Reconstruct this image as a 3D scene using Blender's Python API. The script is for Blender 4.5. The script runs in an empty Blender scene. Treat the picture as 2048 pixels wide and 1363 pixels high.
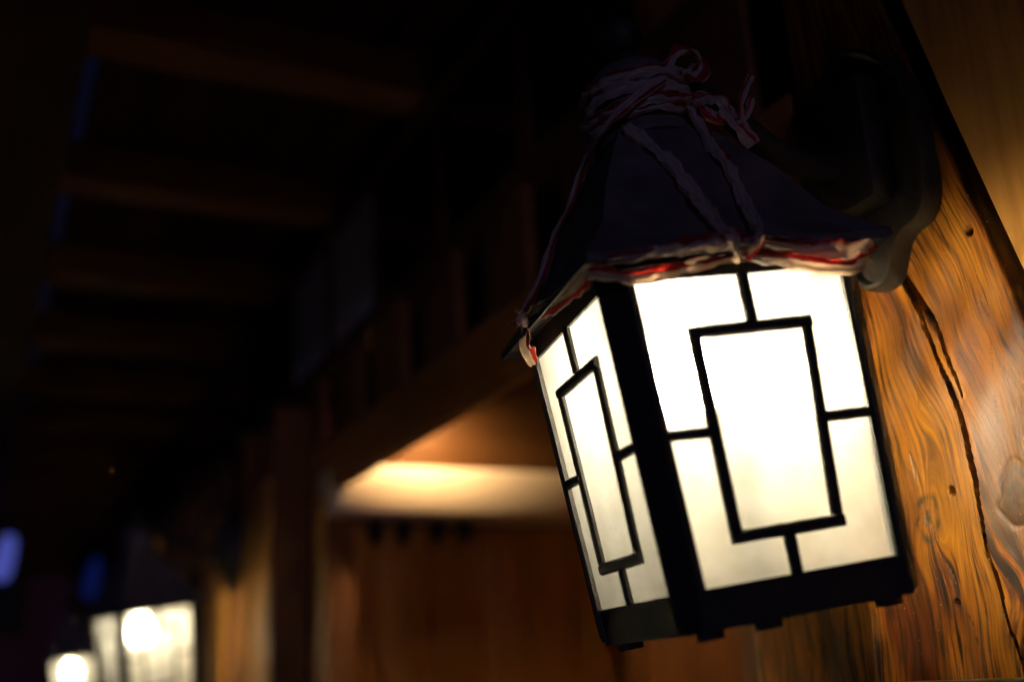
import bpy, bmesh, math, random
import numpy as np
from mathutils import Vector, Matrix

random.seed(7); rng = np.random.default_rng(7)
SC = bpy.context.scene
COL = SC.collection

# ------------------------------------------------------------------ camera
cam_d = bpy.data.cameras.new('camera'); cam = bpy.data.objects.new('camera', cam_d); COL.objects.link(cam)
RW = ((0.9017508, -0.4291120, -0.0520415), (0.0834402, 0.2909333, -0.9530979), (0.4241263, 0.8551145, 0.2981545))
m3 = Matrix(((RW[0][0], -RW[1][0], -RW[2][0]), (RW[0][1], -RW[1][1], -RW[2][1]), (RW[0][2], -RW[1][2], -RW[2][2])))
cam.matrix_world = Matrix.Translation((0, 0, 1.5)) @ m3.to_4x4()
cam_d.sensor_width = 36.0; cam_d.lens = 38.672
cam_d.clip_start = 0.02; cam_d.clip_end = 400
cam_d.dof.use_dof = True; cam_d.dof.focus_distance = 1.01; cam_d.dof.aperture_fstop = 1.85
SC.camera = cam

# ------------------------------------------------------------------ night sky, moonlight, exposure
world = bpy.data.worlds.new('World'); SC.world = world; world.use_nodes = True
wn = world.node_tree; wn.nodes.clear()
sky = wn.nodes.new('ShaderNodeTexSky'); sky.sky_type = 'NISHITA'; sky.sun_disc = False
sky.sun_elevation = math.radians(-3.0); sky.sun_rotation = math.radians(195)
mul = wn.nodes.new('ShaderNodeMix'); mul.data_type = 'RGBA'; mul.blend_type = 'MULTIPLY'
mul.inputs[0].default_value = 1.0; mul.inputs[7].default_value = (0.30, 0.34, 1.0, 1)
bg = wn.nodes.new('ShaderNodeBackground'); bg.inputs[1].default_value = 0.11
wo = wn.nodes.new('ShaderNodeOutputWorld')
wn.links.new(sky.outputs[0], mul.inputs[6]); wn.links.new(mul.outputs[2], bg.inputs[0]); wn.links.new(bg.outputs[0], wo.inputs[0])

sd = bpy.data.lights.new('moonlight', 'SUN'); sd.energy = 0.11; sd.angle = math.radians(3); sd.color = (0.60, 0.50, 1.0)
so = bpy.data.objects.new('moonlight', sd); COL.objects.link(so)
so.rotation_euler = Vector((0.30, 1.0, -0.06)).to_track_quat('-Z', 'Y').to_euler()

SC.view_settings.view_transform = 'Standard'; SC.view_settings.look = 'None'
SC.view_settings.exposure = 0.0; SC.view_settings.gamma = 1.0; SC.view_settings.use_curve_mapping = False
SC.render.engine = 'CYCLES'
cy = SC.cycles; cy.use_denoising = True; cy.max_bounces = 10; cy.diffuse_bounces = 5
cy.sample_clamp_indirect = 30.0; cy.caustics_refractive = True; cy.blur_glossy = 0.5

# ------------------------------------------------------------------ materials
def new_mat(name):
    m = bpy.data.materials.new(name); m.use_nodes = True
    nt = m.node_tree; nt.nodes.clear()
    out = nt.nodes.new('ShaderNodeOutputMaterial')
    return m, nt, out
def N(nt, t, **kw):
    n = nt.nodes.new('ShaderNode' + t)
    for k, v in kw.items(): setattr(n, k, v)
    return n
def ramp(nt, stops):
    r = N(nt, 'ValToRGB'); e = r.color_ramp.elements
    while len(e) < len(stops): e.new(0.5)
    for el, (p, c) in zip(e, stops): el.position = p; el.color = (*c, 1)
    return r
def wood(name, light, dark, axis='z', rough=0.55, freq=1.0, coat=0.0, bump=0.25):
    """planed timber: grain runs along `axis`"""
    m, nt, out = new_mat(name); L = nt.links.new
    tc = N(nt, 'TexCoord'); oi = N(nt, 'ObjectInfo')
    off = N(nt, 'VectorMath', operation='SCALE'); L(oi.outputs['Random'], off.inputs['Scale']); off.inputs[0].default_value = (13.7, 7.3, 9.1)
    add = N(nt, 'VectorMath', operation='ADD'); L(tc.outputs['Object'], add.inputs[0]); L(off.outputs[0], add.inputs[1])
    sc = {'x': (1.2, 16, 16), 'y': (16, 1.2, 16), 'z': (16, 16, 1.2)}[axis]
    mp = N(nt, 'Mapping'); mp.inputs['Scale'].default_value = tuple(s * freq for s in sc); L(add.outputs[0], mp.inputs[0])
    n1 = N(nt, 'TexNoise'); n1.inputs['Scale'].default_value = 1.0; n1.inputs['Detail'].default_value = 7; n1.inputs['Distortion'].default_value = 0.7; L(mp.outputs[0], n1.inputs[0])
    n2 = N(nt, 'TexNoise'); n2.inputs['Scale'].default_value = 7.0; n2.inputs['Detail'].default_value = 5; L(mp.outputs[0], n2.inputs[0])
    mx = N(nt, 'Math', operation='MULTIPLY_ADD'); L(n2.outputs[0], mx.inputs[0]); mx.inputs[1].default_value = 0.45; L(n1.outputs[0], mx.inputs[2])
    r = ramp(nt, [(0.42, dark), (0.62, tuple(0.6 * a + 0.4 * b for a, b in zip(light, dark))), (0.86, light)]); L(mx.outputs[0], r.inputs[0])
    b = N(nt, 'BsdfPrincipled'); L(r.outputs[0], b.inputs['Base Color']); b.inputs['Roughness'].default_value = rough
    b.inputs['Specular IOR Level'].default_value = 0.18; b.inputs['Coat Weight'].default_value = coat; b.inputs['Coat Roughness'].default_value = 0.25
    bp = N(nt, 'Bump'); bp.inputs['Strength'].default_value = bump; bp.inputs['Distance'].default_value = 0.003
    L(mx.outputs[0], bp.inputs['Height']); L(bp.outputs[0], b.inputs['Normal']); L(b.outputs[0], out.inputs[0])
    return m
def plain(name, col, rough=0.5, metal=0.0, noise=0.25, scale=60.0, bump=0.15, spec=0.5):
    m, nt, out = new_mat(name); L = nt.links.new
    tc = N(nt, 'TexCoord'); n = N(nt, 'TexNoise'); n.inputs['Scale'].default_value = scale; n.inputs['Detail'].default_value = 6; L(tc.outputs['Object'], n.inputs[0])
    r = ramp(nt, [(0.3, tuple(c * (1 - noise) for c in col)), (0.7, tuple(min(1, c * (1 + noise)) for c in col))]); L(n.outputs[0], r.inputs[0])
    b = N(nt, 'BsdfPrincipled'); L(r.outputs[0], b.inputs['Base Color']); b.inputs['Roughness'].default_value = rough; b.inputs['Metallic'].default_value = metal
    b.inputs['Specular IOR Level'].default_value = spec
    bp = N(nt, 'Bump'); bp.inputs['Strength'].default_value = bump; bp.inputs['Distance'].default_value = 0.001
    L(n.outputs[0], bp.inputs['Height']); L(bp.outputs[0], b.inputs['Normal']); L(b.outputs[0], out.inputs[0])
    return m
def emit(name, col, strength):
    m, nt, out = new_mat(name); e = N(nt, 'Emission'); e.inputs[0].default_value = (*col, 1); e.inputs[1].default_value = strength
    nt.links.new(e.outputs[0], out.inputs[0]); return m

def pane_mat():
    """frosted white acrylic with a fine woven relief: lets light through diffusely and a little of it straight on"""
    m, nt, out = new_mat('frosted_pane'); L = nt.links.new
    tc = N(nt, 'TexCoord'); n = N(nt, 'TexNoise'); n.inputs['Scale'].default_value = 28; n.inputs['Detail'].default_value = 5; L(tc.outputs['Object'], n.inputs[0])
    r = ramp(nt, [(0.3, (0.74, 0.715, 0.61)), (0.72, (0.91, 0.895, 0.82))]); L(n.outputs[0], r.inputs[0])
    w = N(nt, 'TexWave'); w.inputs['Scale'].default_value = 180; w.bands_direction = 'Z'; w.inputs['Distortion'].default_value = 1.0; L(tc.outputs['Object'], w.inputs[0])
    bp = N(nt, 'Bump'); bp.inputs['Strength'].default_value = 0.12; bp.inputs['Distance'].default_value = 0.0006; L(w.outputs[1], bp.inputs['Height'])
    n2 = N(nt, 'TexNoise'); n2.inputs['Scale'].default_value = 210; n2.inputs['Detail'].default_value = 3; L(tc.outputs['Object'], n2.inputs[0])
    r2 = ramp(nt, [(0.28, (0.62, 0.55, 0.42)), (0.40, (1, 1, 1))]); L(n2.outputs[0], r2.inputs[0])
    mm = N(nt, 'Mix', data_type='RGBA', blend_type='MULTIPLY'); mm.inputs[0].default_value = 0.8; L(r.outputs[0], mm.inputs[6]); L(r2.outputs[0], mm.inputs[7])
    t = N(nt, 'BsdfTranslucent'); L(mm.outputs[2], t.inputs[0]); L(bp.outputs[0], t.inputs['Normal'])
    g = N(nt, 'BsdfRefraction'); g.inputs['Roughness'].default_value = 0.55; g.inputs['IOR'].default_value = 1.20; L(r.outputs[0], g.inputs[0])
    d = N(nt, 'BsdfDiffuse'); L(r.outputs[0], d.inputs[0])
    m1 = N(nt, 'MixShader'); m1.inputs[0].default_value = 0.915; L(t.outputs[0], m1.inputs[1]); L(g.outputs[0], m1.inputs[2])
    m2 = N(nt, 'MixShader'); m2.inputs[0].default_value = 0.12; L(m1.outputs[0], m2.inputs[1]); L(d.outputs[0], m2.inputs[2])
    L(m2.outputs[0], out.inputs[0]); return m

def ribbon_mat():
    m, nt, out = new_mat('striped_tape'); L = nt.links.new
    at = N(nt, 'Attribute', attribute_name='across'); au = N(nt, 'Attribute', attribute_name='along')
    cx = N(nt, 'CombineXYZ'); L(at.outputs['Fac'], cx.inputs[0]); L(au.outputs['Fac'], cx.inputs[1])
    ms = N(nt, 'Mapping'); ms.inputs['Scale'].default_value = (9, 14, 1); L(cx.outputs[0], ms.inputs[0])
    n = N(nt, 'TexNoise'); n.inputs['Scale'].default_value = 1.0; n.inputs['Detail'].default_value = 5; L(ms.outputs[0], n.inputs[0])
    ad = N(nt, 'Math', operation='MULTIPLY_ADD'); L(n.outputs[0], ad.inputs[0]); ad.inputs[1].default_value = 0.10; L(at.outputs['Fac'], ad.inputs[2])
    r = ramp(nt, [(0.10, (0.62, 0.56, 0.54)), (0.13, (0.48, 0.045, 0.04)), (0.46, (0.42, 0.04, 0.04)), (0.50, (0.64, 0.59, 0.56)), (1.0, (0.64, 0.59, 0.56))])
    L(ad.outputs[0], r.inputs[0])
    b = N(nt, 'BsdfPrincipled'); L(r.outputs[0], b.inputs['Base Color']); b.inputs['Roughness'].default_value = 0.24
    bp = N(nt, 'Bump'); bp.inputs['Strength'].default_value = 0.5; bp.inputs['Distance'].default_value = 0.001; L(n.outputs[0], bp.inputs['Height']); L(bp.outputs[0], b.inputs['Normal'])
    t = N(nt, 'BsdfTranslucent'); tm = N(nt, 'Mix', data_type='RGBA', blend_type='MULTIPLY'); tm.inputs[0].default_value = 1.0; L(r.outputs[0], tm.inputs[6]); tm.inputs[7].default_value = (1, 0.72, 0.5, 1); L(tm.outputs[2], t.inputs[0])
    mx = N(nt, 'MixShader'); mx.inputs[0].default_value = 0.5; L(b.outputs[0], mx.inputs[1]); L(t.outputs[0], mx.inputs[2])
    L(mx.outputs[0], out.inputs[0]); return m

def post_mat():
    """old varnished log face: grain follows the 'grain' field, knots and greyer patches from their own fields"""
    m, nt, out = new_mat('varnished_post'); L = nt.links.new
    tc = N(nt, 'TexCoord'); sep = N(nt, 'SeparateXYZ'); L(tc.outputs['Object'], sep.inputs[0])
    ga = N(nt, 'Attribute', attribute_name='grain'); kn = N(nt, 'Attribute', attribute_name='knot'); gy = N(nt, 'Attribute', attribute_name='greyed'); dk = N(nt, 'Attribute', attribute_name='stain_shade'); ye = N(nt, 'Attribute', attribute_name='pale')
    def field(fg, fz, detail, dist=0.0):
        a = N(nt, 'Math', operation='MULTIPLY'); L(ga.outputs['Fac'], a.inputs[0]); a.inputs[1].default_value = fg
        b = N(nt, 'Math', operation='MULTIPLY'); L(sep.outputs['Z'], b.inputs[0]); b.inputs[1].default_value = fz
        c = N(nt, 'CombineXYZ'); L(a.outputs[0], c.inputs[0]); L(b.outputs[0], c.inputs[1])
        n = N(nt, 'TexNoise'); n.inputs['Scale'].default_value = 1.0; n.inputs['Detail'].default_value = detail; n.inputs['Distortion'].default_value = dist; L(c.outputs[0], n.inputs[0])
        return n
    broad = field(70, 3.5, 4, 0.25); mid = field(330, 11, 6, 0.15); fine = field(760, 24, 6)
    s1 = N(nt, 'Math', operation='MULTIPLY_ADD'); L(mid.outputs[0], s1.inputs[0]); s1.inputs[1].default_value = 0.62; L(broad.outputs[0], s1.inputs[2])
    s2 = N(nt, 'Math', operation='MULTIPLY_ADD'); L(fine.outputs[0], s2.inputs[0]); s2.inputs[1].default_value = 0.50; L(s1.outputs[0], s2.inputs[2])
    r = ramp(nt, [(0.82, (0.014, 0.0028, 0.0008)), (0.90, (0.075, 0.016, 0.0016)), (0.97, (0.180, 0.048, 0.0026)), (1.06, (0.330, 0.116, 0.006))])
    dv = N(nt, 'Math', operation='DIVIDE'); L(s2.outputs[0], dv.inputs[0]); dv.inputs[1].default_value = 1.25
    for e in r.color_ramp.elements: e.position = e.position / 1.25
    L(dv.outputs[0], r.inputs[0])
    def mix(fac, a, col, bt='MIX'):
        x = N(nt, 'Mix', data_type='RGBA', blend_type=bt); L(fac, x.inputs[0]); L(a, x.inputs[6]); x.inputs[7].default_value = (*col, 1); return x.outputs[2]
    pn = field(22, 5.0, 4, 0.8); pr_ = ramp(nt, [(0.36, (0.30, 0.18, 0.13)), (0.50, (0.92, 0.88, 0.85)), (0.64, (1.40, 1.55, 1.45))]); L(pn.outputs[0], pr_.inputs[0])
    pm = N(nt, 'Mix', data_type='RGBA', blend_type='MULTIPLY'); pm.inputs[0].default_value = 1.0; L(r.outputs[0], pm.inputs[6]); L(pr_.outputs[0], pm.inputs[7])
    c = mix(ye.outputs['Fac'], pm.outputs[2], (0.33, 0.140, 0.006))
    # keep some grain showing through pale and greyer areas
    mm = N(nt, 'Mix', data_type='RGBA', blend_type='MULTIPLY'); mm.inputs[0].default_value = 0.9
    rr = ramp(nt, [(0.38, (0.16, 0.10, 0.07)), (0.50, (0.85, 0.80, 0.75)), (0.62, (1.18, 1.18, 1.1))]); L(mid.outputs[0], rr.inputs[0]); L(c, mm.inputs[6]); L(rr.outputs[0], mm.inputs[7])
    gf = N(nt, 'Math', operation='MULTIPLY'); L(gy.outputs['Fac'], gf.inputs[0]); gf.inputs[1].default_value = 0.62
    c = mix(gf.outputs[0], mm.outputs[2], (0.215, 0.100, 0.034))
    m2 = N(nt, 'Mix', data_type='RGBA', blend_type='MULTIPLY'); m2.inputs[0].default_value = 0.5
    r3 = ramp(nt, [(0.38, (0.28, 0.20, 0.16)), (0.55, (1, 1, 1))]); L(fine.outputs[0], r3.inputs[0]); L(c, m2.inputs[6]); L(r3.outputs[0], m2.inputs[7])
    c = mix(kn.outputs['Fac'], m2.outputs[2], (0.030, 0.019, 0.011))
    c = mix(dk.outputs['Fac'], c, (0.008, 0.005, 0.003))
    sp = N(nt, 'TexNoise'); sp.inputs['Scale'].default_value = 260; sp.inputs['Detail'].default_value = 2; L(tc.outputs['Object'], sp.inputs[0])
    rs = ramp(nt, [(0.72, (0, 0, 0)), (0.76, (1, 1, 1))]); L(sp.outputs[0], rs.inputs[0])
    c = mix(rs.outputs[0], c, (0.36, 0.20, 0.08))
    b = N(nt, 'BsdfPrincipled'); L(c, b.inputs['Base Color']); b.inputs['Roughness'].default_value = 0.48
    b.inputs['Specular IOR Level'].default_value = 0.30; b.inputs['Coat Weight'].default_value = 0.12; b.inputs['Coat Roughness'].default_value = 0.40
    bp = N(nt, 'Bump'); bp.inputs['Strength'].default_value = 0.55; bp.inputs['Distance'].default_value = 0.0018; L(s2.outputs[0], bp.inputs['Height']); L(bp.outputs[0], b.inputs['Normal'])
    L(b.outputs[0], out.inputs[0]); return m

M = {}
M['metal'] = plain('black_cast_metal', (0.022, 0.020, 0.020), 0.55, 0.0, 0.4, 140, 0.5, 0.30)
M['tin'] = plain('painted_tin_roof', (0.115, 0.105, 0.110), 0.6, 0.0, 0.3, 30, 0.25, 0.3)
M['plate'] = plain('weathered_cast_metal', (0.026, 0.021, 0.016), 0.5, 0.0, 0.4, 160, 0.6, 0.4)
M['pane'] = pane_mat(); M['tape'] = ribbon_mat(); M['post'] = post_mat()
M['bulb'] = emit('glowing_bulb', (1.0, 0.87, 0.64), 440.0)
M['bulb_weak'] = emit('weaker_bulb', (1.0, 0.87, 0.62), 250.0)
M['socket'] = plain('white_socket', (0.6, 0.58, 0.52), 0.5)
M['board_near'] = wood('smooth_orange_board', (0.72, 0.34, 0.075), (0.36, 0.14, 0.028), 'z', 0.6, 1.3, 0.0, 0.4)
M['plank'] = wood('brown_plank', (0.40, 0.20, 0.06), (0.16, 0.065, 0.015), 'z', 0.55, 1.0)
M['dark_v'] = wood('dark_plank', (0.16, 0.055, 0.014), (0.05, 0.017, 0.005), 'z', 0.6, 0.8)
M['dark_y'] = wood('dark_beam', (0.36, 0.140, 0.028), (0.20, 0.068, 0.012), 'y', 0.6, 0.8)
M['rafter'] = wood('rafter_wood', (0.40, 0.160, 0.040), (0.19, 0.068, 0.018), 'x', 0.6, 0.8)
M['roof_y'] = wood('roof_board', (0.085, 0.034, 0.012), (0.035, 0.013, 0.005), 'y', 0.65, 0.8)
M['far_wall'] = wood('recess_board', (0.46, 0.185, 0.030), (0.22, 0.075, 0.012), 'z', 0.55, 0.7)
M['cream'] = wood('cream_painted_board', (0.78, 0.60, 0.40), (0.66, 0.48, 0.30), 'x', 0.6, 0.5, 0, 0.1)
M['upper'] = wood('stained_board', (0.075, 0.028, 0.006), (0.035, 0.012, 0.003), 'x', 0.55, 0.7)
M['frieze'] = wood('frieze_board', (0.20, 0.080, 0.030), (0.09, 0.035, 0.014), 'z', 0.6, 0.8)
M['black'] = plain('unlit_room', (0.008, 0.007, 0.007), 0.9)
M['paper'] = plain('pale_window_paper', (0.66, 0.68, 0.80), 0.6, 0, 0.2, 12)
M['glass'] = plain('dark_glass', (0.02, 0.02, 0.025), 0.12)
M['green'] = plain('green_sign_paint', (0.012, 0.085, 0.040), 0.45)
M['sign_edge'] = plain('sign_edge_trim', (0.16, 0.12, 0.05), 0.5)
M['stone'] = plain('paving_stone', (0.42, 0.39, 0.34), 0.7, 0, 0.35, 6)
M['facade'] = wood('far_facade', (0.20, 0.07, 0.07), (0.08, 0.03, 0.03), 'z', 0.7, 0.4)
M['blue'] = emit('blue_lamp_glow', (0.17, 0.21, 1.0), 0.34)
M['blue_dim'] = emit('dim_blue_lamp_glow', (0.03, 0.10, 0.9), 0.055)
M['warm'] = emit('recess_bulb', (1.0, 0.74, 0.43), 720.0)
M['shade'] = plain('enamel_shade', (0.5, 0.45, 0.36), 0.5)

# ------------------------------------------------------------------ mesh helpers
class MB:
    def __init__(s): s.bm = bmesh.new()
    def box(s, lo, hi, bev=0.0):
        lo, hi = Vector(lo), Vector(hi)
        r = bmesh.ops.create_cube(s.bm, size=1.0)
        for v in r['verts']:
            v.co = Vector([lo[i] + (v.co[i] + 0.5) * (hi[i] - lo[i]) for i in range(3)])
        if bev > 0:
            es = list({e for v in r['verts'] for e in v.link_edges})
            bmesh.ops.bevel(s.bm, geom=es, offset=bev, segments=2, affect='EDGES', profile=0.5)
        return s
    def loft(s, loops, cap=True, closed=True):
        rings = [[s.bm.verts.new(p) for p in lp] for lp in loops]
        n = len(rings[0])
        for a, b in zip(rings, rings[1:]):
            for i in range(n if closed else n - 1):
                j = (i + 1) % n
                s.bm.faces.new((a[i], a[j], b[j], b[i]))
        if cap:
            s.bm.faces.new(rings[0][::-1]); s.bm.faces.new(rings[-1])
        return s
    def lathe(s, prof, c=(0, 0, 0), n=28, cap=True):
        loops = [[(c[0] + r * math.cos(2 * math.pi * k / n), c[1] + r * math.sin(2 * math.pi * k / n), c[2] + z) for k in range(n)] for r, z in prof]
        return s.loft(loops, cap)
    def tube(s, pts, r, n=10):
        pts = [Vector(p) for p in pts]; loops = []
        for i, p in enumerate(pts):
            t = (pts[min(i + 1, len(pts) - 1)] - pts[max(i - 1, 0)]).normalized()
            a = t.orthogonal().normalized() if i == 0 else (a0 - t * a0.dot(t)).normalized()
            a0 = a; b = t.cross(a); rr = r[i] if isinstance(r, (list, tuple)) else r
            loops.append([p + (a * math.cos(2 * math.pi * k / n) + b * math.sin(2 * math.pi * k / n)) * rr for k in range(n)])
        return s.loft(loops)
    def build(s, name, mat, parent=None, smooth=True, angle=35):
        bmesh.ops.recalc_face_normals(s.bm, faces=s.bm.faces[:])
        me = bpy.data.meshes.new(name); s.bm.to_mesh(me); s.bm.free()
        return link(name, me, mat, parent, smooth, angle)
def link(name, me, mat, parent=None, smooth=True, angle=35):
    me.materials.append(mat)
    if smooth:
        me.polygons.foreach_set('use_smooth', [True] * len(me.polygons))
        me.set_sharp_from_angle(angle=math.radians(angle))
    o = bpy.data.objects.new(name, me); COL.objects.link(o)
    if parent: o.parent = parent
    return o
def tag(o, label=None, cat=None, group=None, kind=None):
    if label: o['label'] = label
    if cat: o['category'] = cat
    if group: o['group'] = group
    if kind: o['kind'] = kind
    return o
def thing(name, mat=None):
    o = bpy.data.objects.new(name, None); COL.objects.link(o); o.empty_display_size = 0.1
    if mat is not None: o.matrix_world = mat
    return o
def kids(o): return [c for c in bpy.data.objects if c.parent == o]
def box(name, lo, hi, mat, parent=None, bev=0.003): return MB().box(lo, hi, bev).build(name, mat, parent)
def smooth_path(pts, k=8):
    P = [np.array(p, float) for p in pts]; out = []
    for i in range(len(P) - 1):
        p0 = P[max(i - 1, 0)]; p1 = P[i]; p2 = P[i + 1]; p3 = P[min(i + 2, len(P) - 1)]
        for t in np.arange(k) / k:
            out.append(0.5 * (2 * p1 + (p2 - p0) * t + (2 * p0 - 5 * p1 + 4 * p2 - p3) * t * t + (3 * p1 - p0 - 3 * p2 + p3) * t ** 3))
    out.append(P[-1]); return np.array(out)

# ------------------------------------------------------------------ ground and the far side of the street
tag(box('street', (-30, -20, -0.2), (40, 80, 0.0), M['stone'], bev=0), kind='structure')
kb = MB().box((-0.45, -3, 0.004), (0.75, 40, 0.14), 0.01).build('pavement', M['stone']); tag(kb, kind='structure')

far = thing('far_house'); far.location = (0, 24, 0)
tag(far, 'dark wooden house barely visible beyond the end of the eaves', 'house')
box('wall', (-6, 0, 0), (9, 5, 6.2), M['facade'], far, 0.02)
MB().loft([[(-7, -0.8, 6.2), (10, -0.8, 6.2), (10, 2.5, 8.0), (-7, 2.5, 8.0)], [(-7, -0.8, 6.4), (10, -0.8, 6.4), (10, 2.5, 8.2), (-7, 2.5, 8.2)]]).build('roof', M['roof_y'], far)
for k in range(6):
    w = box('window', (-4.6 + k * 2.2, -0.06, 2.9), (-3.4 + k * 2.2, -0.002, 4.3), M['dark_v'], far, 0.01)
    box('pane', (-4.5 + k * 2.2, -0.075, 3.0), (-3.5 + k * 2.2, -0.062, 4.2), M['glass'], w, 0)

# ------------------------------------------------------------------ the timber shop row on the right
shop = thing('timber_shop')
tag(shop, 'dark timber shop front with overhanging rafters, lit wood post and recessed doorway', 'building')
XW = 0.83

def post_edges(z):
    near = 0.646 + (np.clip(z, 1.1, 2.35) - 1.823) * 0.25
    far_ = 0.890 + 0.0 * z
    return near, far_
CZ = np.array([1.20, 1.45, 1.50, 1.558, 1.594, 1.663, 1.711, 1.752, 1.791, 1.835, 1.882, 1.95, 2.10, 2.30])
CY = np.array([0.672, 0.703, 0.711, 0.719, 0.725, 0.724, 0.725, 0.734, 0.745, 0.755, 0.774, 0.800, 0.835, 0.85])
def crack_y(z): return np.interp(z, CZ, CY)

def build_post(parent):
    zs = np.concatenate([[0.15, 0.5, 1.0, 1.25], np.arange(1.36, 2.16, 0.00135), [2.3, 2.5, 2.8]])
    nt_ = 190; t = np.linspace(0, 1, nt_)
    e0, e1 = post_edges(zs)
    Y = e0[:, None] + (e1 - e0)[:, None] * t[None, :]; Z = np.repeat(zs[:, None], nt_, 1)
    def sm(x): return np.clip(x, 0, 1) ** 2 * (3 - 2 * np.clip(x, 0, 1))
    r2 = lambda y0, z0, ry, rz: ((Y - y0) / ry) ** 2 + ((Z - z0) / rz) ** 2
    d0 = Y - e0[:, None]; d1 = e1[:, None] - Y; d = np.minimum(d0, d1); R = 0.008
    X = XW + np.where(d < R, R - np.sqrt(np.maximum(R * R - (R - d) ** 2, 0)), 0)
    # hand-hewn waviness
    X = X + 0.0016 * np.sin(Y * 46 + 3 * np.sin(Z * 5.0)) + 0.0012 * np.sin(Z * 23 + Y * 31) + 0.0007 * np.sin(Z * 71 + Y * 83)
    jg = np.arange(1.0, 2.6, 0.004); jw = rng.normal(size=len(jg)); jit = np.interp(Z, jg, 0.0007 * np.convolve(jw, np.hanning(15), 'same') / 2.2 + 0.00035 * np.convolve(jw, np.ones(3) / 1.7, 'same'))
    stain_shade = np.zeros_like(Y); knot = np.zeros_like(Y); gray = np.zeros_like(Y); pale = np.zeros_like(Y)
    # main check running down the face
    cy0 = crack_y(Z)
    hw = np.interp(Z, [1.30, 1.40, 1.50, 1.56, 1.595, 1.62, 1.68, 1.74, 1.80, 1.84, 1.885, 1.96], [0.0007, 0.0009, 0.0010, 0.0012, 0.0008, 0.0014, 0.0026, 0.0025, 0.0018, 0.0036, 0.0034, 0.001])
    pr = sm((1.15 - np.abs(Y - cy0 - jit) / hw) * 1.7)
    X += 0.018 * pr; stain_shade = np.maximum(stain_shade, 0.97 * pr)
    # second, shorter check splitting off it, with a lifted splinter between
    cy2 = np.interp(Z, [1.74, 1.766, 1.815, 1.85, 1.882], [0.7215, 0.7275, 0.7385, 0.7535, 0.768])
    hw2 = np.interp(Z, [1.735, 1.76, 1.82, 1.87, 1.89], [0.0, 0.0016, 0.0026, 0.0020, 0.0])
    pr2 = np.where(hw2 > 1e-5, sm((1.15 - np.abs(Y - cy2 - 0.6 * jit) / np.maximum(hw2, 1e-5)) * 1.7), 0)
    X += 0.012 * pr2; stain_shade = np.maximum(stain_shade, 0.95 * pr2)
    spl = np.exp(-((Y - 0.5 * (cy0 + cy2)) / 0.0022) ** 2) * np.clip((Z - 1.80) / 0.02, 0, 1) * np.clip((1.885 - Z) / 0.01, 0, 1)
    X -= 0.0025 * spl; gray = np.maximum(gray, 0.5 * spl)
    # fine checks
    for (zz, yy, h_, dp) in (([1.62, 1.66, 1.72], [0.790, 0.797, 0.803], 0.0010, 0.004), ([1.53, 1.58, 1.63], [0.757, 0.772, 0.786], 0.0012, 0.004),
                             ([1.30, 1.40, 1.52], [0.735, 0.748, 0.757], 0.0012, 0.005), ([1.30, 1.42, 1.55], [0.664, 0.676, 0.690], 0.0010, 0.004),
                             ([1.74, 1.79, 1.83], [0.775, 0.786, 0.803], 0.0011, 0.003), ([1.70, 1.80, 1.92], [0.690, 0.676, 0.707], 0.0009, 0.002)):
        c = np.interp(Z, zz, yy, left=9, right=9); p = sm(1 - np.abs(Y - c - jit) / h_)
        p = p * sm(0.5 + 0.9 * np.sin(Z * 130 + 40 * h_ * 1000) + 0.3); X += 0.3 * dp * p; stain_shade = np.maximum(stain_shade, 0.9 * p)
    stain_shade = np.maximum(stain_shade, 0.9 * sm((0.005 - d0) / 0.005))  # shade of the gap painted along the near edge
    # worm holes
    for (y0, z0, r) in ((0.681, 1.891, 0.0036), (0.752, 1.653, 0.0035), (0.770, 1.552, 0.0026)):
        p = sm(1.35 - np.sqrt(r2(y0, z0, r, r * 1.25))); X += 0.010 * p; stain_shade = np.maximum(stain_shade, 0.97 * p)
    # grain field: lines follow both edges and the check
    g = np.where(Y < cy0, 0.09 * (Y - cy0) / np.maximum(cy0 - e0[:, None], 1e-3), 0.11 * (Y - cy0) / np.maximum(e1[:, None] - cy0, 1e-3))
    for (y0, z0, ry, rz, A) in ((0.680, 1.640, 0.032, 0.070, 0.035), (0.788, 1.641, 0.020, 0.045, 0.028)):
        g += 0.5 * A * np.tanh((Y - y0) / 0.010) * np.exp(-r2(y0, z0, ry, rz))
    g += 0.016 * np.exp(-r2(0.757, 1.655, 0.022, 0.085)) + 0.012 * np.exp(-r2(0.690, 1.545, 0.024, 0.05))
    g += 0.0025 * np.sin(Z * 17) + 0.0015 * np.sin(Z * 41 + Y * 9)
    # big grey knot
    q = np.sqrt(r2(0.680, 1.636, 0.021, 0.028)); ang = np.arctan2(Z - 1.636, Y - 0.680); q = q * (1 + 0.10 * np.sin(3 * ang) + 0.06 * np.sin(7 * ang))
    knot = np.maximum(knot, 0.80 * sm((1.10 - q) / 0.35) * (0.8 + 0.2 * np.sin(q * 14 + 2 * ang))); gray = np.maximum(gray, 0.9 * sm((2.6 - q) / 1.6))
    stain_shade = np.maximum(stain_shade, 0.9 * np.exp(-((q - 1.02) / 0.06) ** 2) * (0.5 + 0.5 * np.sin(ang * 2 + 1)))
    knot = np.maximum(knot, 0.6 * sm(1 - np.sqrt(r2(0.674, 1.640, 0.007, 0.008))))
    X += 0.0012 * np.exp(-((q - 1.0) / 0.1) ** 2) - 0.0020 * sm(1.1 - q)
    # smaller knot with a charred ring
    q = np.sqrt(r2(0.789, 1.634, 0.0150, 0.0185)); ang = np.arctan2(Z - 1.634, Y - 0.789); q = q * (1 + 0.12 * np.sin(2 * ang + 1) + 0.07 * np.sin(5 * ang))
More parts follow.
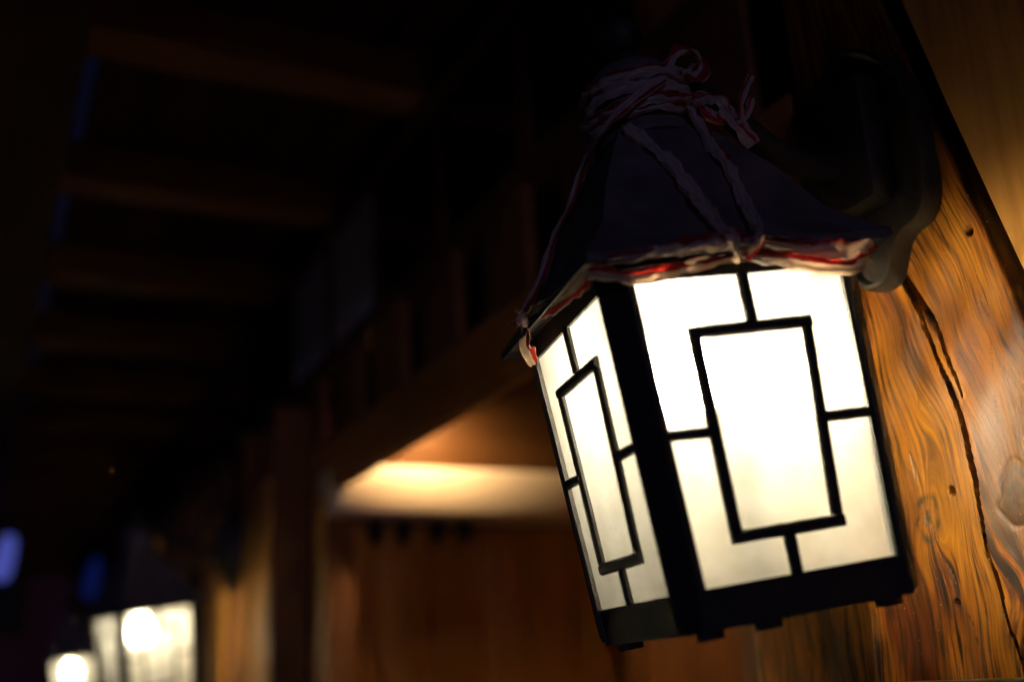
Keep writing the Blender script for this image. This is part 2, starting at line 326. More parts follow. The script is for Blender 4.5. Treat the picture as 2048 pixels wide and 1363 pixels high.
    stain_shade = np.maximum(stain_shade, 0.95 * np.exp(-((q - 1.0) / 0.20) ** 2) * (0.72 + 0.28 * np.sin(5 * ang + 2))); knot = np.maximum(knot, 0.85 * sm((0.5 - q) / 0.3))
    X += 0.0006 * np.sin(q * 9)* np.exp(-q ** 2)
    gray = np.maximum(gray, 0.75 * np.exp(-r2(0.690, 1.700, 0.045, 0.055)))  # greyer patch above the big knot
    pale = np.clip(0.85 * np.exp(-r2(0.765, 1.690, 0.032, 0.080)) + 0.55 * np.exp(-r2(0.825, 1.70, 0.02, 0.11)) + 0.35 * np.exp(-r2(0.80, 1.80, 0.015, 0.05)), 0, 0.9)
    nz = len(zs); V = np.stack([X, Y, Z], -1).reshape(-1, 3)
    idx = np.arange(nz * nt_).reshape(nz, nt_)
    F = np.stack([idx[:-1, :-1], idx[1:, :-1], idx[1:, 1:], idx[:-1, 1:]], -1).reshape(-1, 4).tolist()
    bk = [(1.02, e0[i], zs[i]) for i in range(nz)] + [(1.02, e1[i], zs[i]) for i in range(nz)]
    b0 = nz * nt_; V = np.concatenate([V, np.array(bk)])
    for i in range(nz - 1):
        F.append([b0 + i, b0 + i + 1, idx[i + 1, 0], idx[i, 0]])
        F.append([idx[i, -1], idx[i + 1, -1], b0 + nz + i + 1, b0 + nz + i])
        F.append([b0 + nz + i, b0 + nz + i + 1, b0 + i + 1, b0 + i])
    F.append([b0, *idx[0].tolist(), b0 + nz]); F.append([b0 + nz - 1, b0 + 2 * nz - 1, *idx[-1][::-1].tolist()])
    me = bpy.data.meshes.new('post'); me.from_pydata(V.tolist(), [], F); me.update()
    for nm, a in (('grain', g), ('knot', knot), ('greyed', gray), ('stain_shade', stain_shade), ('pale', pale)):
        at = me.attributes.new(nm, 'FLOAT', 'POINT'); vals = np.zeros(len(V)); vals[:nz * nt_] = a.reshape(-1)
        if nm == 'stain_shade': vals[b0:] = 0.97  # side faces near-black: shade of the gap put into the colour
        if nm == 'grain': vals[b0:] = np.linspace(0, 0.2, 2 * nz)
        at.data.foreach_set('value', vals)
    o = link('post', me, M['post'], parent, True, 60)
    return o
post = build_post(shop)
tag(post, 'varnished knotty wood post with a long crack beside the near lantern')
for dy in (5.40,):
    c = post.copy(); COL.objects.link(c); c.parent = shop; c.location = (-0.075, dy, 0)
    c['label'] = 'wood post behind the farthest lantern'

# smooth boards on the near side of each post (their edge leans with the post)
def lean_board(dy, y0):
    lo = [(XW - 0.006, y0, 0.15), (XW - 0.006, 0.585, 0.15), (XW - 0.006, 0.430, 1.1), (XW - 0.006, 0.624, 1.823), (XW - 0.006, 0.672, 2.02), (XW - 0.006, 0.740, 2.30), (XW - 0.006, y0, 2.30)]
    lo = [(x - (0.075 if dy else 0), (min(y, 0.40) if z < 1.1 else y) + dy, z) for x, y, z in lo]
    hi = [(x + 0.06, y, z) for x, y, z in lo]
    m = MB().loft([lo, hi]); bmesh.ops.bevel(m.bm, geom=[e for e in m.bm.edges], offset=0.004, segments=2, affect='EDGES')
    return m.build('wall_board', M['board_near'], shop)
for dy in (0, 5.40):
    tag(lean_board(dy, 0.14), 'smooth orange wall board on the near side of a post')
box('wall_board', (0.730, 3.055, 0.15), (0.80, 3.395, 2.10), M['board_near'], shop, 0.006)
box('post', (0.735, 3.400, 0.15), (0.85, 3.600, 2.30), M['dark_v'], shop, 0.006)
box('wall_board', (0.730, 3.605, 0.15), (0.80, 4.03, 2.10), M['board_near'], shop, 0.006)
box('corner_shade_board', (0.738, 3.033, 0.15), (0.95, 3.053, 2.30), M['dark_v'], shop, 0.003)  # dark board added so the end face of this bay looks shaded
for (y0, y1, x) in ((-0.9, -0.5, 0.86), (-0.48, -0.1, 0.85), (-0.08, 0.12, 0.86)):
    box('plank', (x, y0, 0.15), (x + 0.06, y1, 2.6), M['plank'], shop, 0.004)
# knotty plank behind the post, then the near jamb of the doorway
def knot_plank(y0, y1):
    ny, nz = 30, 160; ys = np.linspace(y0, y1, ny); zs = np.concatenate([[0.15, 0.8], np.linspace(1.2, 1.8, nz), [2.018]])
    Y, Z = np.meshgrid(ys, zs); X = np.full_like(Y, 0.86)
    kq = np.sqrt(((Y - 0.985) / 0.012) ** 2 + ((Z - 1.517) / 0.026) ** 2)
    d = np.minimum(Y - y0, y1 - Y); X += np.where(d < 0.006, 0.006 - d, 0) * 0.7
    X += 0.003 * np.exp(-kq ** 2)
    g = (Y - y0) + 0.02 * np.tanh((Y - 0.985) / 0.006) * np.exp(-((Y - 0.985) / 0.03) ** 2 - ((Z - 1.517) / 0.06) ** 2) + 0.004 * np.sin(Z * 9)
    V = np.stack([X, Y, Z], -1).reshape(-1, 3).tolist(); n = len(zs); idx = np.arange(n * ny).reshape(n, ny)
    F = np.stack([idx[:-1, :-1], idx[1:, :-1], idx[1:, 1:], idx[:-1, 1:]], -1).reshape(-1, 4).tolist(); b0 = len(V)
    V += [(0.92, y0, z) for z in zs] + [(0.92, y1, z) for z in zs]
    for i in range(n - 1):
        F += [[b0 + i, b0 + i + 1, idx[i + 1, 0], idx[i, 0]], [idx[i, -1], idx[i + 1, -1], b0 + n + i + 1, b0 + n + i], [b0 + n + i, b0 + n + i + 1, b0 + i + 1, b0 + i]]
    me = bpy.data.meshes.new('plank'); me.from_pydata(V, [], F); me.update()
    for nm, a in (('grain', g * 0.45), ('knot', 0.85 * np.exp(-(kq * 0.9) ** 2)), ('stain_shade', 0.35 * np.exp(-((kq - 1.1) / 0.2) ** 2)), ('greyed', 0.25 + 0 * Y), ('pale', 0.25 + 0 * Y)):
        at = me.attributes.new(nm, 'FLOAT', 'POINT'); v = np.zeros(len(V)); v[:b0] = a.reshape(-1); at.data.foreach_set('value', v)
    return link('plank', me, M['post'], shop, True, 50)
tag(knot_plank(0.896, 1.125), 'plank with one dark oval knot below the near lantern')
box('door_jamb', (0.90, 1.127, 0.15), (1.80, 1.20, 2.018), M['dark_v'], shop)

# doorway recess: back wall, far wall, lintel and ceiling
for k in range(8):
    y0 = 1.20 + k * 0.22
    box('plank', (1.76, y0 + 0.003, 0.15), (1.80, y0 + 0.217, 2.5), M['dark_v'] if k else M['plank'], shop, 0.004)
for k in range(6):
    x0 = 0.862 + k * 0.15
    box('door_panel', (x0 + 0.002, 2.94, 0.15), (x0 + 0.148, 2.975, 1.945), M['far_wall'], shop, 0.004)
box('cream_lintel', (0.829, 2.775, 1.950), (1.758, 2.935, 2.082), M['cream'], shop, 0.012)
box('upper_board', (0.905, 2.845, 2.084), (1.758, 2.93, 2.262), M['upper'], shop, 0.004)
box('upper_board', (0.905, 2.870, 2.264), (1.758, 2.93, 2.50), M['upper'], shop, 0.004)
# carved ornaments hanging just under the lintel
for x in (0.95, 1.03, 1.13, 1.21):
    MB().box((x, 2.84, 1.905), (x + 0.045, 2.86, 1.948), 0.004).tube([(x + .022, 2.85, 1.905), (x + .022, 2.85, 1.885)], [.016, .006]).build('carved_drop', M['black'], shop)
box('recess_ceiling', (0.93, 1.15, 2.502), (1.80, 2.95, 2.54), M['upper'], shop)
box('column_shade_board', (0.829, 2.826, 0.15), (0.905, 2.8345, 1.948), M['dark_v'], shop, 0.002)  # dark board added over the column's lamplit side to make it look shaded
jc = box('door_column', (XW - 0.003, 2.836, 0.15), (0.858, 3.03, 2.018), M['board_near'], shop, 0.008)
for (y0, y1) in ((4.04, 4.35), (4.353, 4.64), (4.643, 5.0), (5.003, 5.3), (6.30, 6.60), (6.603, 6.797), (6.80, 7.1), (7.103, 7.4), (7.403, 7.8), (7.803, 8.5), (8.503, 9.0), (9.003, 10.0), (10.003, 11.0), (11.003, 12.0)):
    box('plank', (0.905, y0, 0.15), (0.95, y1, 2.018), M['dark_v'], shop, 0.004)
# beam over the openings, frieze of spaced boards, rail, clerestory, wall plate
box('lintel_beam', (XW, 0.897, 2.021), (0.872, 12.0, 2.160), M['dark_y'], shop, 0.006)
box('loft_wall', (1.0, 0.9, 2.56), (1.9, 12.0, 2.85), M['black'], shop, 0)  # near-black colour stands in for an unlit loft
box('backing_board', (0.935, 0.9, 2.163), (0.96, 12.0, 2.80), M['black'], shop, 0)  # near-black colour stands in for the darkness behind the openings
yb = 0.98
while yb < 11.6:
    box('frieze_board', (0.846, yb, 2.162), (0.872, yb + 0.185, 2.378), M['frieze'], shop, 0.004); yb += 0.327
box('rail', (0.845, 0.897, 2.380), (0.93, 12.0, 2.418), M['roof_y'], shop, 0.004)
ym = 1.20; k = 0
while ym < 11.2:
    box('mullion', (0.845, ym - 0.025, 2.42), (0.93, ym + 0.025, 2.738), M['dark_v'], shop, 0.003)
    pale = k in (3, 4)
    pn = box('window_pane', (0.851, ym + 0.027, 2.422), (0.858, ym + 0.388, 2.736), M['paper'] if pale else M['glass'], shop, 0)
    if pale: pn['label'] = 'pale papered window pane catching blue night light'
    ym += 0.415; k += 1
box('wall_plate', (0.82, 0.897, 2.74), (0.96, 12.0, 2.758), M['roof_y'], shop, 0.003)
# eaves: rafters, boards over them, purlin at the outer edge with the slit of night sky beside it
yr = -0.75
while yr < 11.8:
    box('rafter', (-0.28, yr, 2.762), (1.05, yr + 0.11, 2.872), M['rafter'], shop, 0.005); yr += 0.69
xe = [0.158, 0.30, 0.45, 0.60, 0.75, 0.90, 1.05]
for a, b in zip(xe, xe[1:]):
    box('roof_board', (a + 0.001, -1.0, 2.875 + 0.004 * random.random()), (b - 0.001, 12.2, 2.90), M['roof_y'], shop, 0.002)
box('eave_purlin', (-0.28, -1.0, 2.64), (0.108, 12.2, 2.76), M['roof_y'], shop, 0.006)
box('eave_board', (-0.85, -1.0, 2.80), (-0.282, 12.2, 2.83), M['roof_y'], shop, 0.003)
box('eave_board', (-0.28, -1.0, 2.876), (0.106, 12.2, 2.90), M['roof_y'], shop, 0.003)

# lamp fixed inside the doorway, above the beam
rl = thing('doorway_lamp'); rl.location = (1.06, 2.69, 2.26)
tag(rl, 'small shaded lamp fixed inside the doorway, lighting the cream lintel', 'lamp')
MB().lathe([(0.012, 0.178), (0.012, 0.06), (0.075, 0.035), (0.080, 0.0), (0.074, 0.0), (0.06, 0.025), (0.01, 0.045)], n=24).build('shade', M['shade'], rl)
MB().lathe([(0.006, 0.03), (0.016, 0.022), (0.022, 0.0), (0.016, -0.018), (0.004, -0.026)], n=18).build('bulb', M['warm'], rl)

# ------------------------------------------------------------------ wall lantern
ML = Matrix(((0.97253781, 0.19377360, -0.12892635, 0.57911201), (-0.19340447, 0.98099670, 0.01549803, 0.78085626), (0.12947943, 0.00986251, 0.99153306, 1.69158999), (0, 0, 0, 1)))
INV = ML.inverted()
ZT, ZB = 0.120, -0.120
def lin(z, top, bot): return bot + (top - bot) * (z - ZB) / (ZT - ZB)
Dz = lambda z: lin(z, 0.1134, 0.1019)      # pane plane distance
Az = lambda z: lin(z, 0.0945, 0.0846)      # half opening
def side_mat(k): return Matrix.Rotation(k * math.pi / 2, 4, 'Z')
def lantern(mat, arm=True):
    root = thing('wall_lantern', mat)
    # corner posts: chamfered angle with two beads
    for k in range(4):
        loops = []
        for z in (ZT + 0.0205, ZB - 0.0278):
            o = Dz(z) + 0.0035; a = Az(z); s = a + 0.0075; i = a - 0.001
            loops.append([(-i, -o, z), (-s, -o, z), (-o, -s, z), (-o, -i, z), (-o + 0.008, -i, z), (-o + 0.008, -o + 0.008, z), (-i, -o + 0.008, z)])
        m = MB().loft(loops)
        for sgn in (0, 1):
            p = []
            for z in (ZT + 0.02, ZB - 0.024):
                o = Dz(z) + 0.0035; a = Az(z) + 0.0045
                p.append((-a, -o, z) if sgn == 0 else (-o, -a, z))
            m.tube(p, 0.0024, 8)
        m.bm.transform(side_mat(k)); m.build('corner_post', M['metal'], root)
    for k in range(4):
        # rails
        zt0, zt1 = ZT, ZT + 0.0190; zb0, zb1 = ZB - 0.028, ZB
        def rail(z0, z1, nm):
            lo, hi = [], []
            o0, o1, a0, a1 = Dz(z0) + 0.002, Dz(z1) + 0.002, Az(z0) + 0.002, Az(z1) + 0.002
            m = MB().loft([[(-a0, -o0, z0), (a0, -o0, z0), (a0, -o0 + 0.008, z0), (-a0, -o0 + 0.008, z0)], [(-a1, -o1, z1), (a1, -o1, z1), (a1, -o1 + 0.008, z1), (-a1, -o1 + 0.008, z1)]])
            m.bm.transform(side_mat(k)); m.build(nm, M['metal'], root, True, 20)
        rail(zt0, zt1, 'top_rail'); rail(zb0, zb1, 'bottom_rail')
        # frosted pane
        bm = bmesh.new(); e = 0.0015
        vs = [bm.verts.new(v) for v in ((-Az(ZT) - e, -Dz(ZT) + 0.0008, ZT + e), (Az(ZT) + e, -Dz(ZT) + 0.0008, ZT + e), (Az(ZB) + e, -Dz(ZB) + 0.0008, ZB - e), (-Az(ZB) - e, -Dz(ZB) + 0.0008, ZB - e))]
        bm.faces.new(vs); bm.transform(side_mat(k)); me = bpy.data.meshes.new('pane'); bm.to_mesh(me); bm.free()
        link('pane', me, M['pane'], root, False)
        # lattice: rectangle and four short bars, cast with slightly rounded uneven edges
        def bar(p0, p1, w, nm, ext=0.0):
            (x0, z0), (x1, z1) = p0, p1; m = MB(); n = 14; dx, dz = x1 - x0, z1 - z0; ln = math.hypot(dx, dz); ux, uz = dx / ln, dz / ln
            x0 -= ux * ext; z0 -= uz * ext; ln += 2 * ext; loops = []
            for i in range(n + 1):
                s_ = ln * i / n; x = x0 + ux * s_; z = z0 + uz * s_; hw = w / 2 + random.uniform(-0.00022, 0.00022)
                yo = -Dz(z) - 0.0045; yi = -Dz(z) + 0.0003
                prof = [(-hw, yi), (-hw, yo + 0.002), (-hw * 0.55, yo), (hw * 0.55, yo), (hw, yo + 0.002), (hw, yi)]
                loops.append([(x - uz * h, y, z + ux * h) for h, y in prof])
            m.loft(loops); m.bm.transform(side_mat(k)); return m.build(nm, M['metal'], root)
        xs0, xs1 = 0.0503, 0.0398; ztp, zbt = 0.0750, -0.0865; w = 0.0100
        bar((-xs0, ztp), (xs0, ztp), w, 'lattice_bar', w / 2); bar((-xs1 - 0.009, zbt), (xs1, zbt), w, 'lattice_bar', w / 2)
        bar((-xs0, ztp - w / 2), (-xs1 - 0.009, zbt + w / 2), w, 'lattice_bar'); bar((xs0, ztp - w / 2), (xs1, zbt + w / 2), w, 'lattice_bar')
        bar((0.0025, ztp + w / 2), (0.0025, ZT + 0.001), w, 'lattice_bar'); bar((-0.005, ZB - 0.001), (-0.005, zbt - w / 2), w, 'lattice_bar')
        bar((-Az(0) - 0.001, -0.0035), (-0.0535, -0.0045), 0.0085, 'lattice_bar'); bar((0.0500, -0.0045), (Az(0) + 0.001, -0.0050), 0.0085, 'lattice_bar')
    # base plate with clips
    o = Dz(ZB - 0.028) + 0.0005
    c_ = o - 0.0095
    def octa(z): return [(-c_, -o, z), (c_, -o, z), (o, -c_, z), (o, c_, z), (c_, o, z), (-c_, o, z), (-o, c_, z), (-o, -c_, z)]
    MB().loft([octa(ZB - 0.031), octa(ZB - 0.0275)]).build('base_plate', M['metal'], root)
    for (x, y) in ((-0.035, -o + 0.006), (0.072, -o + 0.006), (-o + 0.006, 0.045), (-o + 0.018, -o + 0.007)):
        MB().box((x - 0.010, y - 0.005, ZB - 0.037), (x + 0.010, y + 0.005, ZB - 0.031), 0.001).build('clip', M['metal'], root)
    # roof: four-sided, steepening from a flared eave; soffit and thin lip below
    prof = [(0.1365, 0.1400), (0.1190, 0.1590), (0.1025, 0.1790), (0.0820, 0.2250), (0.0618, 0.2590), (0.0450, 0.2850), (0.0420, 0.2900)]
    def sq(s_, z): return [(-s_, -s_, z), (s_, -s_, z), (s_, s_, z), (-s_, s_, z)]
    lp = [sq(0.100, 0.1405), sq(0.1335, 0.1405), sq(0.1345, 0.1335), sq(0.1365, 0.1335)] + [sq(a, b) for a, b in prof]
    MB().loft(lp).build('roof', M['tin'], root, True, 20)
    # neck, dome and knob
    MB().lathe([(0.040, 0.286), (0.0480, 0.288), (0.0490, 0.292), (0.0465, 0.297), (0.0440, 0.302), (0.0430, 0.318), (0.0455, 0.330), (0.0480, 0.336), (0.0480, 0.343), (0.0440, 0.356), (0.0340, 0.368), (0.0200, 0.376), (0.0120, 0.380)], n=36).build('cap', M['tin'], root)
    MB().lathe([(0.010, 0.379), (0.009, 0.388), (0.0155, 0.394), (0.0210, 0.404), (0.0205, 0.414), (0.0135, 0.424), (0.004, 0.429)], n=28).build('finial', M['metal'], root)
    # bulb and socket
    bulb = MB().lathe([(0.010, 0.104), (0.014, 0.094), (0.024, 0.078), (0.030, 0.061), (0.026, 0.042), (0.014, 0.032), (0.003, 0.029)], (-0.008, -0.014, 0.008), n=28).build('bulb', M['bulb'], root)
    MB().lathe([(0.017, 0.1395), (0.017, 0.118), (0.013, 0.1105)], (-0.008, -0.014, 0), n=20).build('socket', M['socket'], root)
    # wall plate and arm (fixed to the wall, laid out in world axes)
    def to_local(m): m.bm.transform(INV); return m
    half = [(0.000, 1.866), (0.010, 1.867), (0.020, 1.874), (0.028, 1.888), (0.036, 1.903), (0.048, 1.912), (0.066, 1.916), (0.078, 1.928), (0.085, 1.950), (0.087, 2.000), (0.084, 2.040), (0.074, 2.075), (0.056, 2.105), (0.034, 2.126), (0.016, 2.138), (0.0, 2.142)]
    half = [(max(0.0, a), z) for a, z, _ in smooth_path([(a, z, 0) for a, z in half], 4).tolist()]
    ol = [(-a, z) for a, z in half] + [(a, z) for a, z in half[-2:0:-1]]; yc = 0.785; zc = 2.0
    def ring(x, s_): return [(x, yc + a * s_, zc + (z - zc) * (1 - (1 - s_) * 0.6)) for a, z in ol]
    to_local(MB().loft([ring(0.829, 1.0), ring(0.810, 1.0), ring(0.805, 0.98), ring(0.8045, 0.93), ring(0.8075, 0.895), ring(0.813, 0.87), ring(0.813, 0.83), ring(0.811, 0.30)])).build('wall_plate', M['plate'], root, True, 32)
    to_local(MB().box((0.775, yc - 0.048, 1.945), (0.8085, yc + 0.048, 2.085), 0.008)).build('wall_box', M['plate'], root, True, 28)
    top = ML @ Vector((0.0, 0, 0.362))
    path = smooth_path([(0.785, yc, 2.000), (0.740, yc, 1.992), (0.690, yc, 2.005), (0.640, yc, 2.035), (0.590, yc, 2.050), tuple(top)], 6)
    to_local(MB().tube(path, 0.014, 12)).build('arm', M['metal'], root)
    return root
L1 = lantern(ML)
GRP = 'wall lanterns hung in a row along the shop front'
tag(L1, 'large near lantern with frosted lattice panes, tied with ribbon beside the post', 'lantern', GRP)
def dup(root, mat):
    r = root.copy(); COL.objects.link(r); r.matrix_world = mat
    for ch in kids(root):
        c = ch.copy(); COL.objects.link(c); c.parent = r
        for g in kids(ch):
            d = g.copy(); COL.objects.link(d); d.parent = c
    return r
def place_copy(d, yaw):
    T = Matrix.Translation(d); p = Matrix.Translation(ML.translation)
    m = T @ p @ Matrix.Rotation(yaw, 4, 'Z') @ p.inverted() @ ML
    r = dup(L1, m)
    for c in kids(r):                                   # plate, box and arm stay square to the wall
        if c.name.split('.')[0] == 'bulb': c.data = c.data.copy(); c.data.materials[0] = M['bulb_weak']
        if c.name.split('.')[0] in ('wall_plate', 'wall_box', 'arm'): c.matrix_basis = m.inverted() @ T @ ML
    return r
L2 = place_copy((-0.102, 2.680, -0.053), 0.40)
tag(L2, 'blurred glowing lantern, middle of the row, in front of the orange boards', 'lantern', GRP)
L3 = place_copy((-0.073, 5.396, -0.075), 0.10)
tag(L3, 'smallest, farthest glowing lantern at the bottom left', 'lantern', GRP)

# ------------------------------------------------------------------ ribbon tied round the near lantern
rib = thing('ribbon', ML)
tag(rib, 'crumpled red and white striped plastic ribbon tied around the near lantern roof', 'ribbon')
def ribbon(name, pts, width, normal, seed, crumple=0.0016, k=10, closed=False, twist=0.0, lift=0.0, shift=(0.0, 1.0)):
    r_ = np.random.default_rng(seed); P = smooth_path(pts, k); n = len(P); nw = 11
    T = np.gradient(P, axis=0); T /= np.linalg.norm(T, axis=1)[:, None] + 1e-9
    nl = np.array(normal, float)
    nl = np.array([np.interp(np.linspace(0, 1, n), np.linspace(0, 1, len(nl)), nl[:, i]) for i in range(3)]).T if nl.ndim == 2 else np.repeat(nl[None], n, 0)
    Bn = np.cross(T, nl); Bn /= np.linalg.norm(Bn, axis=1)[:, None] + 1e-9; Nn = np.cross(Bn, T)
    L = np.concatenate([[0], np.cumsum(np.linalg.norm(np.diff(P, axis=0), axis=1))])
    ph = r_.uniform(0, 6.28, 12); W = np.interp(np.linspace(0, 1, n), np.linspace(0, 1, len(width)), width) if isinstance(width, (list, tuple)) else np.full(n, width)
    v = np.linspace(0, 1, nw); V = np.zeros((n, nw, 3)); AL = np.zeros((n, nw)); AC = np.zeros((n, nw))
    for i in range(n):
        s_ = L[i]; tw = twist * math.sin(s_ * 40 + ph[0])
        wv = W[i] * 1.25 * (1 + 0.20 * math.sin(s_ * 60 + ph[1]) + 0.08 * math.sin(s_ * 230 + ph[2]))
        b = Bn[i] * math.cos(tw) + Nn[i] * math.sin(tw); nn = Nn[i] * math.cos(tw) - Bn[i] * math.sin(tw)
        for j in range(nw):
            u = v[j] - 0.5
            fold = crumple * (0.9 * math.sin(v[j] * 15 + ph[3] + 18 * s_) + 0.6 * math.sin(v[j] * 26 + ph[4] - 60 * s_) + 0.5 * math.sin(s_ * 170 + v[j] * 5 + ph[5]) + 0.35 * math.sin(s_ * 390 + v[j] * 11 + ph[6]))
            edge = 0.05 * W[i] * math.sin(s_ * 300 + ph[7] + 3 * (u > 0))
            V[i, j] = P[i] + b * (u * wv + edge * abs(u) * 2) + nn * (fold + lift)
            AL[i, j] = s_ * 10; AC[i, j] = shift[0] + shift[1] * v[j]
    idx = np.arange(n * nw).reshape(n, nw)
    F = np.stack([idx[:-1, :-1], idx[1:, :-1], idx[1:, 1:], idx[:-1, 1:]], -1).reshape(-1, 4).tolist()
    me = bpy.data.meshes.new(name); me.from_pydata(V.reshape(-1, 3).tolist(), [], F); me.update()
    for nm, a in (('along', AL), ('across', AC)):
        at = me.attributes.new(nm, 'FLOAT', 'POINT'); at.data.foreach_set('value', a.reshape(-1))
    o = link(name, me, M['tape'], rib, True, 180)
    return o
FR = (0, -1, 0.15); RF = (0, -0.86, 0.5); LF = (-0.86, 0, 0.5)
ribbon('strand', [(-0.0393, -0.0486, 0.288), (-0.0292, -0.0606, 0.2666), (-0.0196, -0.082, 0.2314), (-0.0145, -0.1006, 0.1923), (-0.0152, -0.1266, 0.157), (-0.0145, -0.1425, 0.139), (-0.012, -0.130, 0.128)], [0.010, 0.012, 0.013, 0.012, 0.011, 0.012], RF, 3, 0.0030, lift=0.002, shift=(0.36, 0.6))
ribbon('strand', [(0.0253, -0.0483, 0.3055), (0.034, -0.0512, 0.2842), (0.0308, -0.0704, 0.2512), (0.0304, -0.0885, 0.2211), (0.0271, -0.1044, 0.1859), (0.0178, -0.1268, 0.1566), (0.0096, -0.1425, 0.1385), (0.004, -0.130, 0.128)], [0.006, 0.007, 0.010, 0.011, 0.009, 0.010, 0.011], RF, 5, 0.0028, lift=0.002, shift=(0.32, 0.6))
ribbon('strand', [(0.006, -0.053, 0.330), (-0.030, -0.052, 0.308), (-0.052, -0.030, 0.291), (-0.058, 0.012, 0.279), (-0.0735, 0.030, 0.2463), (-0.086, 0.052, 0.226), (-0.104, 0.063, 0.189), (-0.128, 0.050, 0.158), (-0.142, 0.034, 0.141)], [0.007, 0.008, 0.007, 0.008, 0.009, 0.008, 0.007], [(0, -1, .3), (-.6, -.7, .3), (-.7, -.7, .3), (-.7, -.7, .3), (-.7, -.7, .3)], 8, 0.0009, lift=0.004)
DN = (0, -0.75, -0.66)
ribbon('band', [(-0.1330, -0.1240, 0.1285), (-0.1250, -0.1310, 0.1250), (-0.0993, -0.1290, 0.1205), (-0.0689, -0.1290, 0.1228), (-0.0376, -0.1285, 0.1268), (-0.0055, -0.1280, 0.1300), (0.0253, -0.1280, 0.1275), (0.0604, -0.1275, 0.1195), (0.0915, -0.1275, 0.1135), (0.1100, -0.1265, 0.1190), (0.1250, -0.1160, 0.1270)], [0.010, 0.011, 0.012, 0.010, 0.009, 0.010, 0.013, 0.017, 0.018], (0, -0.85, -0.5), 11, 0.0030, twist=0.45, shift=(0.0, 0.95))
ribbon('band', [(-0.1200, -0.1360, 0.1345), (-0.0850, -0.1375, 0.1350), (-0.0500, -0.1395, 0.1380), (-0.0180, -0.1405, 0.1395), (0.0080, -0.1395, 0.1385), (0.0450, -0.1370, 0.1320), (0.0800, -0.1355, 0.1300), (0.1120, -0.1330, 0.1300)], [0.006, 0.010, 0.014, 0.009, 0.008, 0.011, 0.013, 0.010], (0, -0.98, 0.05), 14, 0.0038, twist=0.5)
ribbon('band', [(-0.1300, -0.1260, 0.1310), (-0.1310, -0.0883, 0.1280), (-0.1330, -0.0376, 0.1330), (-0.1370, 0.0113, 0.1400), (-0.1395, 0.0300, 0.1430)], [0.008, 0.011, 0.012, 0.010, 0.005], (-0.8, 0, -0.6), 17, 0.0010)
ribbon('tail', [(-0.1400, 0.0330, 0.1420), (-0.1360, 0.0433, 0.1353), (-0.1330, 0.0600, 0.1270), (-0.1290, 0.0640, 0.1140), (-0.1270, 0.0640, 0.108)], [0.006, 0.018, 0.020, 0.013, 0.007], (-0.9, -0.5, 0.1), 21, 0.0012)
MB().lathe([(0.002, -0.007), (0.006, -0.004), (0.0075, 0.0), (0.006, 0.004), (0.002, 0.007)], (-0.1405, 0.033, 0.1425), n=12).build('knot', M['tape'], rib)
for k in range(6):
    a = k * 1.05; p = Vector((-0.1405, 0.033, 0.1425)); q = p + Vector((-0.010 * abs(math.cos(a)) - 0.003, 0.012 * math.cos(a * 1.7), 0.010 * math.sin(a)))
    ribbon('frayed_end', [tuple(p), tuple((p + q) / 2 + Vector((0, 0, .001))), tuple(q)], [0.002, 0.0016, 0.0008], (-0.7, -0.6, 0.3), 30 + k, 0.0003, 4)
def loop(r, z, tilt, a0, a1, n=26):
    return [(r * math.cos(t), r * math.sin(t), z + tilt * math.sin(t * 1.0 + 0.6)) for t in np.linspace(a0, a1, n)]
def loopn(a0, a1, n=26): return [(math.cos(t), math.sin(t), 0.25) for t in np.linspace(a0, a1, n)]
for (r, z, tilt, w, sd, cr) in ((0.0510, 0.326, -0.006, 0.011, 41, 0.0014), (0.0525, 0.319, 0.005, 0.009, 43, 0.0016), (0.0500, 0.3475, 0.004, 0.010, 45, 0.0012), (0.0500, 0.309, 0.003, 0.007, 47, 0.0012)):
    ribbon('winding', loop(r, z, tilt, 0, 2 * math.pi), w, loopn(0, 2 * math.pi), sd, cr * 2.2, 4, shift=((0.34, 0.5) if sd % 4 == 1 else (0.05, 0.8)))
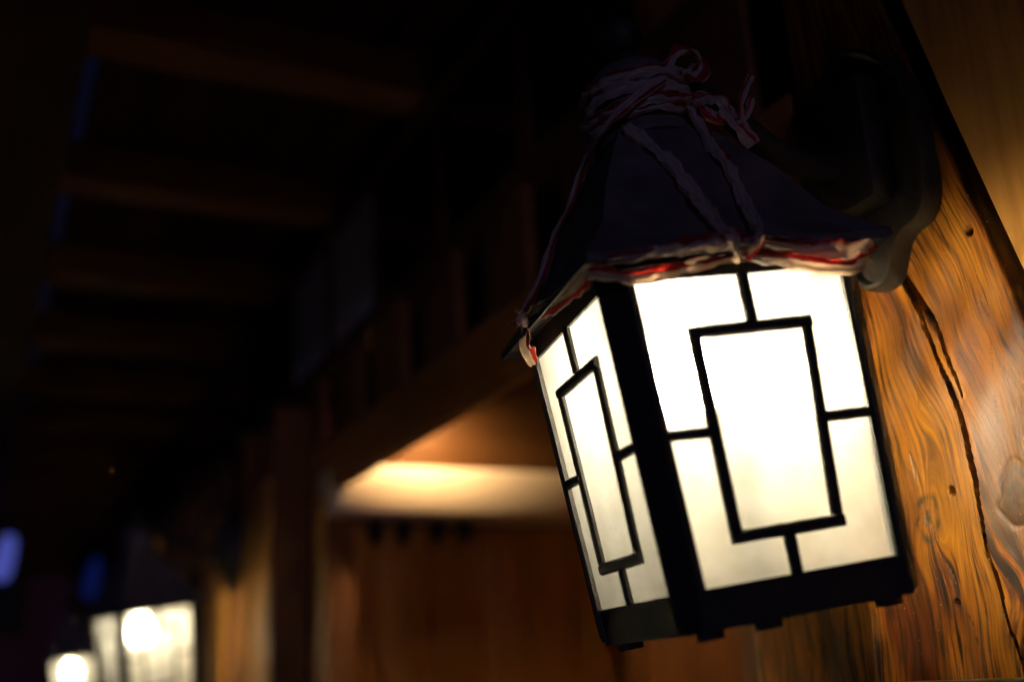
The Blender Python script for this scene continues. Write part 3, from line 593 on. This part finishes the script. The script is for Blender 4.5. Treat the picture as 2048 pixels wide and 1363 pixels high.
# bow and loose tails on the right of the neck
ribbon('bow', [(0.046, -0.030, 0.322), (0.058, -0.036, 0.321), (0.067, -0.042, 0.314), (0.069, -0.044, 0.303), (0.062, -0.042, 0.297), (0.054, -0.036, 0.305), (0.050, -0.032, 0.318)], [0.010, 0.016, 0.018, 0.018, 0.014, 0.010], (0.3, -0.9, 0.3), 51, 0.0026, twist=0.4)
ribbon('bow', [(0.020, -0.040, 0.352), (0.034, -0.044, 0.366), (0.050, -0.042, 0.366), (0.058, -0.036, 0.356), (0.050, -0.034, 0.345), (0.036, -0.040, 0.344)], [0.010, 0.014, 0.016, 0.014, 0.010], (0.1, -0.9, 0.4), 53, 0.0022, twist=0.4)
ribbon('tail', [(0.064, -0.044, 0.304), (0.0701, -0.050, 0.2872), (0.0765, -0.053, 0.2716), (0.0815, -0.053, 0.2620)], [0.008, 0.011, 0.013, 0.014], (0.2, -0.9, 0.1), 55, 0.0022)
ribbon('tail', [(0.066, -0.044, 0.296), (0.0759, -0.050, 0.2895), (0.0821, -0.052, 0.310), (0.0975, -0.054, 0.333)], [0.005, 0.006, 0.007, 0.005], (0.2, -0.9, 0.2), 57, 0.0012)
ribbon('tail', [(0.070, -0.046, 0.284), (0.0834, -0.050, 0.2943), (0.0901, -0.052, 0.3044), (0.0935, -0.052, 0.311)], [0.005, 0.006, 0.006, 0.004], (0.2, -0.9, 0.2), 59, 0.0012)

# ------------------------------------------------------------------ green sign fixed low on the post
sg = thing('green_sign'); sg.location = (0.80, 0.62, 1.3625)
tag(sg, 'plain dark green signboard with a thin tan edge at the foot of the lit post', 'sign')
box('board', (-0.006, -0.20, -0.12), (0.018, 0.200, 0.118), M['green'], sg, 0.002)
box('edge_strip', (-0.009, -0.20, 0.1185), (0.018, 0.203, 0.1215), M['sign_edge'], sg, 0.0015)

# ------------------------------------------------------------------ blue lamps hanging farther down the eaves
def blue_lamp(loc, mat, h, w, label):
    b = thing('hanging_lamp'); b.location = loc
    b.rotation_euler = (0.05, 0.16, 0)
    tag(b, label, 'lamp', 'blue lamps hanging under the far eaves')
    MB().lathe([(0.2 * w, -h / 2), (0.42 * w, -0.44 * h), (0.5 * w, -0.3 * h), (0.48 * w, 0), (0.42 * w, 0.3 * h), (0.28 * w, 0.46 * h), (0.15 * w, h / 2)], n=20).build('glass', mat, b)
    MB().lathe([(0.17 * w, h / 2 + 0.001), (0.17 * w, h / 2 + 0.03), (0.04, h / 2 + 0.045)], n=16).build('cap', M['metal'], b)
    MB().tube([(0, 0, h / 2 + 0.04), (0, 0, 2.76 - loc[2])], 0.004, 6).build('cord', M['metal'], b)
blue_lamp((0.165, 7.5, 2.41), M['blue'], 0.28, 0.12, 'bright blue hanging lamp at the left edge')
blue_lamp((0.681, 7.5, 2.2828), M['blue_dim'], 0.25, 0.09, 'dim blue hanging lamp above the farthest lantern')
